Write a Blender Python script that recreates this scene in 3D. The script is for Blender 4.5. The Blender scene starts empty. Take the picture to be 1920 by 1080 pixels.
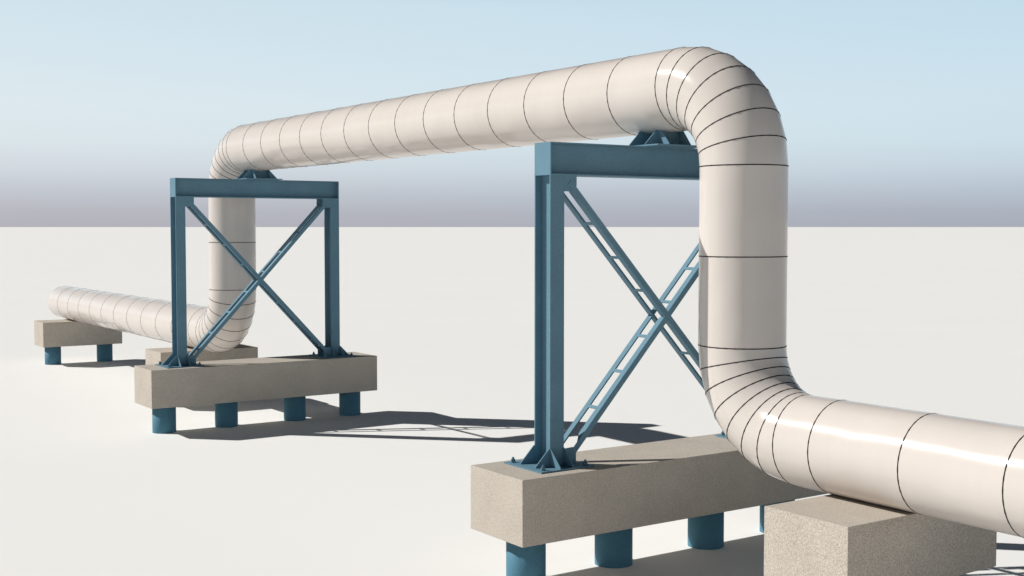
import bpy, bmesh, math
from mathutils import Vector, Matrix

scn = bpy.context.scene
COL = scn.collection
PI = math.pi

# ---------------------------------------------------------------- materials
def new_mat(name):
    m = bpy.data.materials.new(name)
    m.use_nodes = True
    nt = m.node_tree
    b = nt.nodes['Principled BSDF']
    return m, nt, b

def noise(nt, scale, detail=2.0, rough=0.5, coord='Object', vec=None):
    n = nt.nodes.new('ShaderNodeTexNoise')
    n.inputs['Scale'].default_value = scale
    n.inputs['Detail'].default_value = detail
    n.inputs['Roughness'].default_value = rough
    if vec is None:
        tc = nt.nodes.new('ShaderNodeTexCoord')
        vec = tc.outputs[coord]
    nt.links.new(vec, n.inputs['Vector'])
    return n

def ramp(nt, fac, stops):
    r = nt.nodes.new('ShaderNodeValToRGB')
    e = r.color_ramp.elements
    while len(e) < len(stops):
        e.new(0.5)
    for el, (p, c) in zip(e, stops):
        el.position = p
        el.color = (c[0], c[1], c[2], 1)
    nt.links.new(fac, r.inputs[0])
    return r

def mix(nt, kind, fac, a, b):
    m = nt.nodes.new('ShaderNodeMix')
    m.data_type = 'RGBA'
    m.blend_type = kind
    if hasattr(fac, 'links'):
        nt.links.new(fac, m.inputs[0])
    else:
        m.inputs[0].default_value = fac
    for s, i in ((a, 6), (b, 7)):
        if hasattr(s, 'links'):
            nt.links.new(s, m.inputs[i])
        else:
            m.inputs[i].default_value = (s[0], s[1], s[2], 1)
    return m.outputs[2]

def bump(nt, b, h, strength, dist):
    bp = nt.nodes.new('ShaderNodeBump')
    bp.inputs['Strength'].default_value = strength
    bp.inputs['Distance'].default_value = dist
    nt.links.new(h, bp.inputs['Height'])
    nt.links.new(bp.outputs[0], b.inputs['Normal'])
    return bp

# white ground
M_ground, nt, b = new_mat('white_ground')
n = noise(nt, 0.12, 3)
r = ramp(nt, n.outputs['Fac'], [(0.3, (0.880, 0.868, 0.842)), (0.7, (0.892, 0.881, 0.858))])
nt.links.new(r.outputs[0], b.inputs['Base Color'])
b.inputs['Roughness'].default_value = 0.95
b.inputs['Specular IOR Level'].default_value = 0.1

# sandy cast concrete with fine aggregate grain
M_conc, nt, b = new_mat('cast_concrete')
n1 = noise(nt, 120, 1, 0.5)
r1 = ramp(nt, n1.outputs['Fac'], [(0.34, (0.365, 0.318, 0.264)), (0.5, (0.490, 0.440, 0.381)), (0.66, (0.625, 0.570, 0.506))])
n2 = noise(nt, 55, 3, 0.8)
r2 = ramp(nt, n2.outputs['Fac'], [(0.38, (0.85, 0.835, 0.82)), (0.62, (1.06, 1.06, 1.055))])
c = mix(nt, 'MULTIPLY', 1.0, r1.outputs[0], r2.outputs[0])
n3 = noise(nt, 1.6, 4, 0.6)
r3 = ramp(nt, n3.outputs['Fac'], [(0.3, (0.93, 0.93, 0.93)), (0.7, (1.05, 1.045, 1.04))])
c = mix(nt, 'MULTIPLY', 1.0, c, r3.outputs[0])
nt.links.new(c, b.inputs['Base Color'])
b.inputs['Roughness'].default_value = 0.9
b.inputs['Specular IOR Level'].default_value = 0.25
bump(nt, b, n1.outputs['Fac'], 0.35, 0.006)

# blue-teal painted steel
def steel(name, base, var):
    m, nt, b = new_mat(name)
    n1 = noise(nt, 70, 2, 0.6)
    r1 = ramp(nt, n1.outputs['Fac'], [(0.35, tuple(k * (1 - var) for k in base)), (0.65, tuple(k * (1 + var) for k in base))])
    n2 = noise(nt, 2.2, 4, 0.6)
    r2 = ramp(nt, n2.outputs['Fac'], [(0.3, (0.92, 0.93, 0.94)), (0.7, (1.06, 1.05, 1.04))])
    c = mix(nt, 'MULTIPLY', 1.0, r1.outputs[0], r2.outputs[0])
    nt.links.new(c, b.inputs['Base Color'])
    b.inputs['Roughness'].default_value = 0.55
    b.inputs['Specular IOR Level'].default_value = 0.12
    bump(nt, b, n1.outputs['Fac'], 0.12, 0.003)
    return m
M_steel = steel('blue_painted_steel', (0.126, 0.236, 0.305), 0.10)
M_pile = steel('blue_pile_casing', (0.085, 0.208, 0.285), 0.12)
M_bolt = steel('bolt_steel', (0.115, 0.215, 0.265), 0.10)

# pale glossy cladding of the pipe
M_clad, nt, b = new_mat('pale_pipe_cladding')
n1 = noise(nt, 0.8, 3, 0.55)
r1 = ramp(nt, n1.outputs['Fac'], [(0.3, (0.638, 0.578, 0.530)), (0.7, (0.652, 0.594, 0.550))])
tc = nt.nodes.new('ShaderNodeTexCoord')
mp = nt.nodes.new('ShaderNodeMapping')
mp.inputs['Scale'].default_value = (7.0, 7.0, 0.45)
nt.links.new(tc.outputs['Object'], mp.inputs['Vector'])
n2 = noise(nt, 1.0, 3, 0.6, vec=mp.outputs[0])
r2 = ramp(nt, n2.outputs['Fac'], [(0.35, (0.990, 0.985, 0.980)), (0.6, (1.0, 1.0, 1.0))])
c = mix(nt, 'MULTIPLY', 1.0, r1.outputs[0], r2.outputs[0])
nt.links.new(c, b.inputs['Base Color'])
b.inputs['Roughness'].default_value = 0.15
b.inputs['Specular IOR Level'].default_value = 0.32
n3 = noise(nt, 1.25, 1.0, 0.45)
bump(nt, b, n3.outputs['Fac'], 0.32, 0.10)

M_seam, nt, b = new_mat('dark_seam_sealant')
n1 = noise(nt, 30, 2)
r1 = ramp(nt, n1.outputs['Fac'], [(0.3, (0.012, 0.010, 0.009)), (0.7, (0.022, 0.019, 0.017))])
nt.links.new(r1.outputs[0], b.inputs['Base Color'])
b.inputs['Roughness'].default_value = 0.75
b.inputs['Specular IOR Level'].default_value = 0.2

# ---------------------------------------------------------------- helpers
def obj(name, bm, mats, parent=None, loc=(0, 0, 0)):
    me = bpy.data.meshes.new(name)
    bmesh.ops.recalc_face_normals(bm, faces=bm.faces[:])
    bm.to_mesh(me)
    bm.free()
    if not isinstance(mats, (list, tuple)):
        mats = [mats]
    for m in mats:
        me.materials.append(m)
    o = bpy.data.objects.new(name, me)
    COL.objects.link(o)
    o.location = loc
    if parent is not None:
        o.parent = parent
    return o

def thing(name, label, cat, loc, group=None):
    o = bpy.data.objects.new(name, None)
    o.empty_display_size = 0.3
    COL.objects.link(o)
    o.location = loc
    o['label'] = label
    o['category'] = cat
    if group:
        o['group'] = group
    return o

def dup(root, loc, label):
    r = root.copy()
    COL.objects.link(r)
    r.location = loc
    r['label'] = label
    for ch in list(root.children):
        c = ch.copy()
        COL.objects.link(c)
        c.parent = r
        for g in list(ch.children):
            d = g.copy()
            COL.objects.link(d)
            d.parent = c
    return r

def box(bm, x0, x1, y0, y1, z0, z1):
    vs = [bm.verts.new((x, y, z)) for z in (z0, z1) for (x, y) in ((x0, y0), (x1, y0), (x1, y1), (x0, y1))]
    for f in ((0, 3, 2, 1), (4, 5, 6, 7), (0, 1, 5, 4), (1, 2, 6, 5), (2, 3, 7, 6), (3, 0, 4, 7)):
        bm.faces.new([vs[i] for i in f])

def prism(bm, pts, axis, a, b_):
    """pts: 2-D outline; axis 'Y' -> (x,z) extruded along y, axis 'X' -> (y,z) extruded along x."""
    def P(p, t):
        return (p[0], t, p[1]) if axis == 'Y' else (t, p[0], p[1])
    v0 = [bm.verts.new(P(p, a)) for p in pts]
    v1 = [bm.verts.new(P(p, b_)) for p in pts]
    bm.faces.new(v0)
    bm.faces.new(list(reversed(v1)))
    n = len(pts)
    for i in range(n):
        j = (i + 1) % n
        bm.faces.new([v0[i], v1[i], v1[j], v0[j]])

def bevel(bm, w, seg=2):
    bmesh.ops.bevel(bm, geom=bm.edges[:], offset=w, segments=seg, affect='EDGES', profile=0.6)

def hexring(bm, r, z0, z1, n=6, rot=0.0):
    a = [bm.verts.new((r * math.cos(2 * PI * i / n + rot), r * math.sin(2 * PI * i / n + rot), z0)) for i in range(n)]
    c = [bm.verts.new((r * math.cos(2 * PI * i / n + rot), r * math.sin(2 * PI * i / n + rot), z1)) for i in range(n)]
    bm.faces.new(a)
    bm.faces.new(list(reversed(c)))
    for i in range(n):
        j = (i + 1) % n
        bm.faces.new([a[i], c[i], c[j], a[j]])

# ---------------------------------------------------------------- dimensions
D = 13.983                     # distance between the two frames
BT, BB = 1.4488, 0.6175          # top and underside of the big foundation beams
CX = 5.1548                    # centre line of the frames
X0, X1 = 3.1707, 7.1389        # outer faces of the columns
CB = 0.2196                    # column flange width
Y0, Y1 = -0.1539, 0.1926       # front and back flange faces
YM = 0.5 * (Y0 + Y1)
FB, FT = 5.194, 5.6118        # beam underside and top
TF, TW = 0.018, 0.013
PR = 0.2555                    # pile radius

# ---------------------------------------------------------------- ground
bm = bmesh.new()
for r in (1,):
    ring = [bm.verts.new((30000 * math.cos(2 * PI * i / 96), 30000 * math.sin(2 * PI * i / 96), 0)) for i in range(96)]
bm.faces.new(ring)
g = obj('ground', bm, M_ground)
g['kind'] = 'structure'

# ---------------------------------------------------------------- foundation beams on piles
def pile_mesh(ztop):
    bm = bmesh.new()
    n = 48
    lo = [bm.verts.new((PR * math.cos(2 * PI * i / n), PR * math.sin(2 * PI * i / n), -0.4)) for i in range(n)]
    hi = [bm.verts.new((PR * math.cos(2 * PI * i / n), PR * math.sin(2 * PI * i / n), ztop)) for i in range(n)]
    for i in range(n):
        j = (i + 1) % n
        f = bm.faces.new([lo[i], lo[j], hi[j], hi[i]])
        f.smooth = True
    bm.faces.new(list(reversed(lo)))
    bm.faces.new(hi)
    return bm

def foundation(name, label, loc, x0, x1, hy, zt, piles, group):
    t = thing(name, label, 'foundation', loc, group)
    bm = bmesh.new()
    box(bm, x0, x1, -hy, hy, BB, zt)
    bevel(bm, 0.007, 2)
    obj('concrete_beam', bm, M_conc, t)
    for px in piles:
        obj('pile', pile_mesh(BB + 0.0), M_pile, t, (px, 0, 0))
    return t

hb = (7.9062 - 2.4391) / 2
bc = (7.9062 + 2.4391) / 2
far_frames = 'concrete foundation beams on four blue piles under the steel frames'
f1 = foundation('pile_foundation', 'long sandy concrete beam on blue piles carrying the larger, nearer steel frame',
                (bc, 0, 0), -hb, hb, 0.5921, BT, [-2.269, -0.8275, 0.8564, 2.298], far_frames)
f2 = dup(f1, (bc, D, 0), 'long sandy concrete beam on four blue piles carrying the smaller, farther steel frame')
near_pipe = 'concrete blocks carrying the low runs of the pipe'
h2 = (6.4959 - 3.9398) / 2
c2 = (6.4959 + 3.9398) / 2
p1 = foundation('pile_foundation', 'concrete block under the large glossy low pipe run at the lower right corner',
                (c2, -4.3477 + 0.5948, 0), -h2, h2, 0.5948, 1.4248, [4.380 - c2, 6.0735 - c2], near_pipe)
p2 = dup(p1, (c2, 17.2695 + 0.5948, 0), 'concrete block half hidden behind the far steel frame, under the far lower pipe bend')
p3 = dup(p1, (c2, 28.8513 + 0.5948, 0), 'farthest concrete block on two blue piles, under the open end of the pipe at left')

# ---------------------------------------------------------------- steel frame
def tri(L, H, lip=0.018):
    return [(0, 0), (L, 0), (L, lip), (lip, H), (0, H)]

def build_frame():
    t = thing('portal_frame', 'large blue steel portal frame with crossed lattice braces, nearer and partly behind the pipe riser',
              'steel frame', (CX, 0, BT), 'blue steel portal frames under the pipe')
    def T(bm):   # to the frame's own space
        bmesh.ops.translate(bm, verts=bm.verts[:], vec=(-CX, 0, -BT))
        return bm
    # beam : I section lying along X, closed by end plates
    bm = bmesh.new()
    box(bm, X0 + TF, X1 - TF, Y0, Y1, FT - TF, FT)
    box(bm, X0 + TF, X1 - TF, Y0, Y1, FB, FB + TF)
    box(bm, X0 + TF, X1 - TF, YM - TW / 2 - 0.045, YM + TW / 2 - 0.045, FB + TF, FT - TF)
    beam = obj('beam', T(bm), M_steel, t)
    for a in (X0, X1 - TF):
        bm = bmesh.new()
        box(bm, a, a + TF, Y0, Y1, FB, FT)
        obj('end_plate', T(bm), M_steel, beam)
    PT = 0.02                       # base plate thickness
    for side in (0, 1):
        a = X0 if side == 0 else X1 - CB
        b_ = a + CB
        xm = (a + b_) / 2
        s = 1 if side == 0 else -1  # direction of the inside of the frame
        bm = bmesh.new()
        box(bm, a, b_, Y0, Y0 + TF, BT + PT, FB)
        box(bm, a, b_, Y1 - TF, Y1, BT + PT, FB)
        box(bm, xm - TW / 2, xm + TW / 2, Y0 + TF, Y1 - TF, BT + PT, FB)
        col = obj('column', T(bm), M_steel, t)
        bm = bmesh.new()
        box(bm, xm - 0.421, xm + 0.421, YM - 0.421, YM + 0.421, BT, BT + PT)
        bevel(bm, 0.002, 1)
        obj('base_plate', T(bm), M_steel, col)
        for dx in (-1, 1):
            for dy in (-1, 1):
                bm = bmesh.new()
                cxy = (xm + dx * 0.335, YM + dy * 0.335)
                hexring(bm, 0.034, 0.0, 0.008, 24)
                hexring(bm, 0.030, 0.008, 0.042, 6, 0.3)
                hexring(bm, 0.016, 0.042, 0.068, 16)
                o = obj('anchor_bolt', bm, M_bolt, col, (cxy[0] - CX, cxy[1], PT))
        # triangular stiffeners standing on the base plate
        L, H = 0.2222, 0.225
        for y in (Y0, Y1 - 0.014):
            for d, e in ((-1, a), (1, b_)):
                if d == s:
                    continue        # the inner side carries the brace plate
                bm = bmesh.new()
                prism(bm, [(e + d * p, BT + PT + q) for p, q in tri(L, H)], 'Y', y, y + 0.014)
                obj('stiffener', T(bm), M_steel, col)
        for x in (a, b_ - 0.014):
            for d, e in ((-1, Y0), (1, Y1)):
                bm = bmesh.new()
                prism(bm, [(e + d * p, BT + PT + q) for p, q in tri(L, H)], 'X', x, x + 0.014)
                obj('stiffener', T(bm), M_steel, col)
        # plates the braces are fixed to
        e = b_ if s == 1 else a
        for y in (Y0 + 0.003, Y1 - 0.015):
            bm = bmesh.new()
            prism(bm, [(e, BT + PT), (e + s * 0.200, BT + PT), (e + s * 0.200, BT + 0.215), (e + s * 0.150, BT + 0.235), (e, BT + 0.225)], 'Y', y, y + 0.012)
            obj('brace_plate', T(bm), M_steel, col)
            bm = bmesh.new()
            prism(bm, [(e, FB), (e + s * 0.200, FB), (e + s * 0.200, FB - 0.135), (e + s * 0.185, FB - 0.150), (e + s * 0.15, FB - 0.205), (e, FB - 0.205)], 'Y', y, y + 0.012)
            obj('brace_plate', T(bm), M_steel, col)
    # crossed braces: two angle bars each, tied by battens
    k = 1.060
    zc = 3.322
    un = Vector((1, 0, k)).normalized()
    for rising in (1, -1):
        u = Vector((un.x, 0, un.z * rising))       # along the brace, towards +X
        nrm = Vector((-u.z, 0, u.x))               # up and left for rising, up and right for falling
        leftn = nrm if rising == 1 else -nrm       # side that faces -X
        W, G, th = 0.080, 0.092, 0.010
        C0 = Vector((CX, 0, zc))
        proud = 0.0 if rising == 1 else 0.0035
        half_f = (X1 - X0 - 2 * CB) / 2 / un.x     # to the column faces
        bm = bmesh.new()
        def bar(bm, s0, s1, n0, n1, y0, y1, cut0=0.0, cut1=0.0):
            pts = []
            for y in (y0, y1):
                for (ss, nn) in ((s0, n0), (s1, n0), (s1 - cut1, n1), (s0 + cut0, n1)):
                    v = C0 + u * ss + leftn * nn
                    pts.append(bm.verts.new((v.x, y, v.z)))
            for f in ((0, 1, 2, 3), (7, 6, 5, 4), (0, 4, 5, 1), (1, 5, 6, 2), (2, 6, 7, 3), (3, 7, 4, 0)):
                bm.faces.new([pts[i] for i in f])
        e1 = half_f - 0.12
        # flat legs in the planes of the two flanges
        bar(bm, -e1, e1, -W / 2, W / 2 - th, Y0 - proud, Y0 + 0.0075 - proud)
        bar(bm, -e1, e1, -W / 2, W / 2 - th, Y1 - 0.0075 + proud, Y1 + proud)
        # outstanding legs, cut back on a slope before the end plates;
        # one brace runs through, the other is cut where they cross
        low = -1 if rising == 1 else 1             # which end stands at the foot
        def ends(front, sg):
            if sg == low:
                return (half_f - 0.50, 0.14) if front else (half_f - 0.21, 0.085)
            return (half_f - 0.25, 0.085)
        for front in (True, False):
            yo, yt, yi = (Y0, Y0 + 0.0075, Y0 + G) if front else (Y1, Y1 - 0.0075, Y1 - G)
            yp = yo - proud if front else yo + proud
            lo_, hi_ = -ends(front, -1)[0], ends(front, 1)[0]
            for (a, b_) in ([(lo_, hi_)] if rising == -1 else [(lo_, -0.062), (0.062, hi_)]):
                bar(bm, a, b_, W / 2 - th, W / 2, min(yp, yi), max(yp, yi))
            for sg in (-1, 1):
                ee, tap = ends(front, sg)
                a, b_ = (ee, e1) if sg == 1 else (-e1, -ee)
                bar(bm, a, b_, W / 2 - th, W / 2, min(yp, yt), max(yp, yt))
                pts = []
                for nn in (W / 2 - th, W / 2):
                    for ss, yy in ((sg * ee, yt), (sg * (ee + tap), yt), (sg * ee, yi)):
                        v = C0 + u * ss + leftn * nn
                        pts.append(bm.verts.new((v.x, yy, v.z)))
                for f in ((0, 1, 2), (3, 5, 4), (0, 3, 4, 1), (1, 4, 5, 2), (2, 5, 3, 0)):
                    bm.faces.new([pts[i] for i in f])
            if rising == 1:
                bar(bm, -0.062, 0.062, W / 2 - th, W / 2, min(yo, yt), max(yo, yt))
        e2 = half_f - 0.50
        br = obj('cross_brace', T(bm), M_steel, t)
        step = 0.620
        ss0 = 0.215 if rising == 1 else 0.10
        kk = []
        q = ss0 - 10 * step
        while q < e2:
            if q > -e2 and abs(q) > 0.08:
                kk.append(q)
            q += step
        for q in kk:
            bm = bmesh.new()
            bar(bm, q - 0.024, q + 0.024, W / 2 - th + 0.001, W / 2 - 0.001, Y0 + G, Y1 - G)
            obj('batten', T(bm), M_steel, br)
    return t

frame1 = build_frame()
frame2 = dup(frame1, (CX, D, BT), 'smaller-looking blue steel portal frame, farther away at left and seen whole')

# ---------------------------------------------------------------- pipe saddles on the beams
R = 0.55
PX, ZU, ZL = 5.1222, 6.3586, 1.9744
def build_saddle():
    t = thing('pipe_saddle', 'finned blue saddle between the near steel frame and the pipe, beside the big riser',
              'pipe saddle', (CX, 0, FT), 'blue saddles under the high pipe run')
    sx = 0.194
    y0, y1 = Y0, Y1
    bm = bmesh.new()
    box(bm, -0.435, 0.435, YM - 0.445, YM + 0.445, 0, 0.02)
    obj('base_plate', bm, M_steel, t)
    def under(x):      # height of the pipe's underside above the beam, a little inside the shell
        dx = CX + x - PX
        return ZU - math.sqrt(R * R - dx * dx) - FT + 0.012
    bm = bmesh.new()
    for (a, b_) in ((y0, y0 + TF), (y1 - TF, y1)):
        n = 8
        xs = [-sx + 2 * sx * i / n for i in range(n + 1)]
        prism(bm, [(xs[0], 0.02), (xs[-1], 0.02)] + [(x, under(x)) for x in reversed(xs)], 'Y', a, b_)
    n = 2
    box(bm, -TW / 2 , TW / 2, y0 + TF, y1 - TF, 0.02, under(0) - 0.002)
    obj('post', bm, M_steel, t)
    L = 0.222
    for d in (-1, 1):
        for y in (y0, y1 - 0.014):
            # the sloping edge rises at 45 degrees until it meets the pipe
            e = d * sx
            pts = [(e, 0.02), (e + d * L, 0.02), (e + d * L, 0.034)]
            xx = L
            while xx > 0:
                z = 0.034 + (L - xx) * 1.02
                if z > under(e + d * xx):
                    break
                xx -= 0.005
            pts.append((e + d * xx, under(e + d * xx)))
            m = 5
            for i in range(1, m + 1):
                xq = xx * (1 - i / m)
                pts.append((e + d * xq, under(e + d * xq)))
            bm = bmesh.new()
            prism(bm, pts, 'Y', y, y + 0.014)
            obj('fin', bm, M_steel, t)
    for x in (-sx, sx - 0.014):
        zt = under(x)
        for d, e in ((-1, y0), (1, y1)):
            bm = bmesh.new()
            prism(bm, [(e, 0.02), (e + d * 0.222, 0.02), (e + d * 0.222, 0.036), (e + d * 0.055, zt - 0.004), (e, zt - 0.004)], 'X', x, x + 0.014)
            obj('fin', bm, M_steel, t)
    return t
s1 = build_saddle()
dup(s1, (CX, D, FT), 'finned blue saddle between the far steel frame and the start of the high pipe run')

# ---------------------------------------------------------------- the pipe
NS = 80
def basis(t):
    # path lies in a YZ plane: side vector is X
    t = t.normalized()
    x = Vector((1, 0, 0))
    return x, t.cross(x)

def shell(bm, rings):
    vr = []
    for (c, t) in rings:
        x, w = basis(t)
        vr.append([bm.verts.new(c + x * (R * math.cos(2 * PI * i / NS)) + w * (R * math.sin(2 * PI * i / NS))) for i in range(NS)])
    for a, b_ in zip(vr[:-1], vr[1:]):
        for i in range(NS):
            j = (i + 1) % NS
            f = bm.faces.new([a[i], a[j], b_[j], b_[i]])
            f.smooth = True
    return vr

def seam(bm, c, t, hw=0.0068):
    """a thin metal band, thirty flats around, riding on the shell"""
    x, w = basis(t)
    t = t.normalized()
    n = 30
    ri, ro = R - 0.012, (R + 0.0012) / math.cos(PI / n)
    prof = [(ri, -hw), (ro, -hw), (ro, hw), (ri, hw)]
    vv = []
    for i in range(n):
        a = 2 * PI * i / n
        d = x * math.cos(a) + w * math.sin(a)
        vv.append([bm.verts.new(c + d * r + t * h) for r, h in prof])
    for i in range(n):
        j = (i + 1) % n
        for k in range(3):
            f = bm.faces.new([vv[i][k], vv[j][k], vv[j][k + 1], vv[i][k + 1]])
            f.material_index = 1

def cap(bm, ring, c, t, rin):
    """closes an open end with a recessed annulus and plate"""
    x, w = basis(t)
    inner = [bm.verts.new(c + x * (rin * math.cos(2 * PI * i / NS)) + w * (rin * math.sin(2 * PI * i / NS))) for i in range(NS)]
    deep = [bm.verts.new(v.co + t * 0.25) for v in inner]
    for i in range(NS):
        j = (i + 1) % NS
        bm.faces.new([ring[i], ring[j], inner[j], inner[i]])
        f = bm.faces.new([inner[i], inner[j], deep[j], deep[i]])
        f.smooth = True
    bm.faces.new(deep)

YN, YS = -1.6003, -0.5328
RB = YS - YN
YF = 15.4677
YE, YG = YN - RB, YF + RB
pipe = thing('insulated_pipeline', 'thick cream clad pipeline rising over both blue steel frames and coming down again', 'pipeline', (PX, 0, 0))
V = Vector
def straight(name, a, b_, seams, subdiv, cap_end=None):
    bm = bmesh.new()
    t = (b_ - a).normalized()
    L = (b_ - a).length
    cuts = sorted(set([0.0, L] + [s for s in subdiv if 0 < s < L] + [0.02, L - 0.02]))
    rings = [(a + t * s, t) for s in cuts]
    vr = shell(bm, rings)
    for s in seams:
        seam(bm, a + t * s, t)
    if cap_end == 'a':
        cap(bm, vr[0], a, t, R - 0.06)
    if cap_end == 'b':
        cap(bm, vr[-1], b_, -t, R - 0.06)
    return obj(name, bm, [M_clad, M_seam], pipe)

def elbow(c, a0, a1, seam0=True, seam1=True):
    """quarter bend about centre c (y, z), seven segments"""
    bm = bmesh.new()
    rings = []
    n = 7
    sub = 2
    for i in range(n + 1):
        a = a0 + (a1 - a0) * i / n
        p = V((0, c[0] + RB * math.cos(a), c[1] + RB * math.sin(a)))
        t = V((0, -math.sin(a), math.cos(a))) * (1 if a1 > a0 else -1)
        rings.append((p, t))
    shell(bm, rings)
    for i, (p, t) in enumerate(rings):
        seam(bm, p, t)
    return obj('elbow', bm, [M_clad, M_seam], pipe)

SN, PN, SF = 1.2475, 0.543, 1.2465
# low run near the viewer
endn = PN + 11 * SN
a = V((0, YE - endn, ZL)); b_ = V((0, YE, ZL))
L = endn
sm = [L - PN - i * SN for i in range(0, 11)]
straight('straight_run', a, b_, sm, sm, 'a')
elbow((YE, ZL + RB), -PI / 2, 0)
# near riser
zr0, zr1 = ZL + RB, ZU - RB
straight('riser', V((0, YN, zr0)), V((0, YN, zr1)), [(zr1 - zr0) / 2], [(zr1 - zr0) / 2])
elbow((YS, zr1), PI, PI / 2)
# high run
Lh = 15 * 0.9947
YU = YF - RB
sp = (YU - YS) / 15
straight('straight_run', V((0, YS, ZU)), V((0, YU, ZU)), [sp * i for i in range(1, 15)], [sp * i for i in range(1, 15)])
elbow((YU, zr1), PI / 2, 0)
straight('riser', V((0, YF, zr1)), V((0, YF, zr0)), [(zr1 - zr0) / 2], [(zr1 - zr0) / 2])
elbow((YG, ZL + RB), PI, 3 * PI / 2)
Lf = 30.7472 - YG
smf = [0.5473 + SF * i for i in range(0, 11)]
straight('straight_run', V((0, YG, ZL)), V((0, 30.7472, ZL)), smf, smf, 'b')

# ---------------------------------------------------------------- light
EL, AZ = math.radians(36.2), math.radians(45.0)      # sun stands to the left and beyond
sdir = Vector((-math.cos(EL) * math.sin(AZ), math.cos(EL) * math.cos(AZ), math.sin(EL)))
ld = bpy.data.lights.new('sun', 'SUN')
ld.energy = 4.75
ld.angle = math.radians(0.5)
ld.color = (1.0, 0.982, 0.945)
lo = bpy.data.objects.new('sun', ld)
COL.objects.link(lo)
lo.location = (-20, 20, 30)
lo.rotation_euler = sdir.to_track_quat('Z', 'Y').to_euler()

world = bpy.data.worlds.new('World')
scn.world = world
world.use_nodes = True
nt = world.node_tree
bg = nt.nodes['Background']
sky = nt.nodes.new('ShaderNodeTexSky')
sky.sky_type = 'NISHITA'
sky.sun_disc = False
sky.sun_elevation = EL
sky.sun_rotation = -AZ
sky.air_density = 1.0
tc = nt.nodes.new('ShaderNodeTexCoord')
sx = nt.nodes.new('ShaderNodeSeparateXYZ')
nt.links.new(tc.outputs['Generated'], sx.inputs[0])
def lin(c):
    return tuple(((k / 255) / 12.92 if k / 255 <= 0.04045 else ((k / 255 + 0.055) / 1.055) ** 2.4) for k in c)
stops = [(0.0, (176, 178, 188)), (0.012, (180, 184, 194)), (0.026, (190, 198, 208)), (0.045, (206, 217, 226)), (0.066, (214, 229, 236)),
         (0.095, (216, 232, 240)), (0.135, (209, 229, 240)), (0.175, (203, 226, 238)), (0.21, (160, 184, 204)), (0.27, (86, 99, 120)),
         (0.36, (46, 52, 68)), (0.55, (29, 34, 46)), (1.0, (23, 28, 42))]
r = ramp(nt, sx.outputs['Z'], [(p, lin(c)) for p, c in stops])
# the measured clear-sky colours carry the look; a little of the physical sky rides on top
dt = nt.nodes.new('ShaderNodeVectorMath'); dt.operation = 'DOT_PRODUCT'
nt.links.new(tc.outputs['Generated'], dt.inputs[0]); dt.inputs[1].default_value = (-math.sin(AZ), math.cos(AZ), 0)
tv = nt.nodes.new('ShaderNodeVectorMath'); tv.operation = 'SCALE'; tv.inputs[0].default_value = (0.20, 0.085, 0.02)
nt.links.new(dt.outputs['Value'], tv.inputs['Scale'])
ta = nt.nodes.new('ShaderNodeVectorMath'); ta.operation = 'ADD'; ta.inputs[1].default_value = (0.975, 0.99, 1.0)
nt.links.new(tv.outputs[0], ta.inputs[0])
tm = nt.nodes.new('ShaderNodeVectorMath'); tm.operation = 'MULTIPLY'
nt.links.new(r.outputs[0], tm.inputs[0]); nt.links.new(ta.outputs[0], tm.inputs[1])
s10 = nt.nodes.new('ShaderNodeVectorMath'); s10.operation = 'SCALE'; s10.inputs['Scale'].default_value = 9.7
nt.links.new(tm.outputs[0], s10.inputs[0])
s01 = nt.nodes.new('ShaderNodeVectorMath'); s01.operation = 'SCALE'; s01.inputs['Scale'].default_value = 0.004
nt.links.new(sky.outputs[0], s01.inputs[0])
ad = nt.nodes.new('ShaderNodeVectorMath'); ad.operation = 'ADD'
nt.links.new(s10.outputs[0], ad.inputs[0]); nt.links.new(s01.outputs[0], ad.inputs[1])
nt.links.new(ad.outputs[0], bg.inputs['Color'])
bg.inputs['Strength'].default_value = 0.1

# ---------------------------------------------------------------- camera
cd = bpy.data.cameras.new('camera')
cam = bpy.data.objects.new('camera', cd)
COL.objects.link(cam)
cd.sensor_width = 36
cd.lens = 2325.75 / 1920 * 36
cd.clip_start = 0.1
cd.clip_end = 60000
cam.location = (-6.1055, -12.8932, 4.535)
cam.rotation_euler = (PI / 2 - 0.04925, 0, -0.5985)
scn.camera = cam

scn.view_settings.view_transform = 'Standard'
scn.view_settings.look = 'None'
scn.view_settings.exposure = 0
scn.view_settings.gamma = 1
scn.cycles.max_bounces = 10
scn.cycles.diffuse_bounces = 6
for p in pipe.children:
    p.location.x = 0
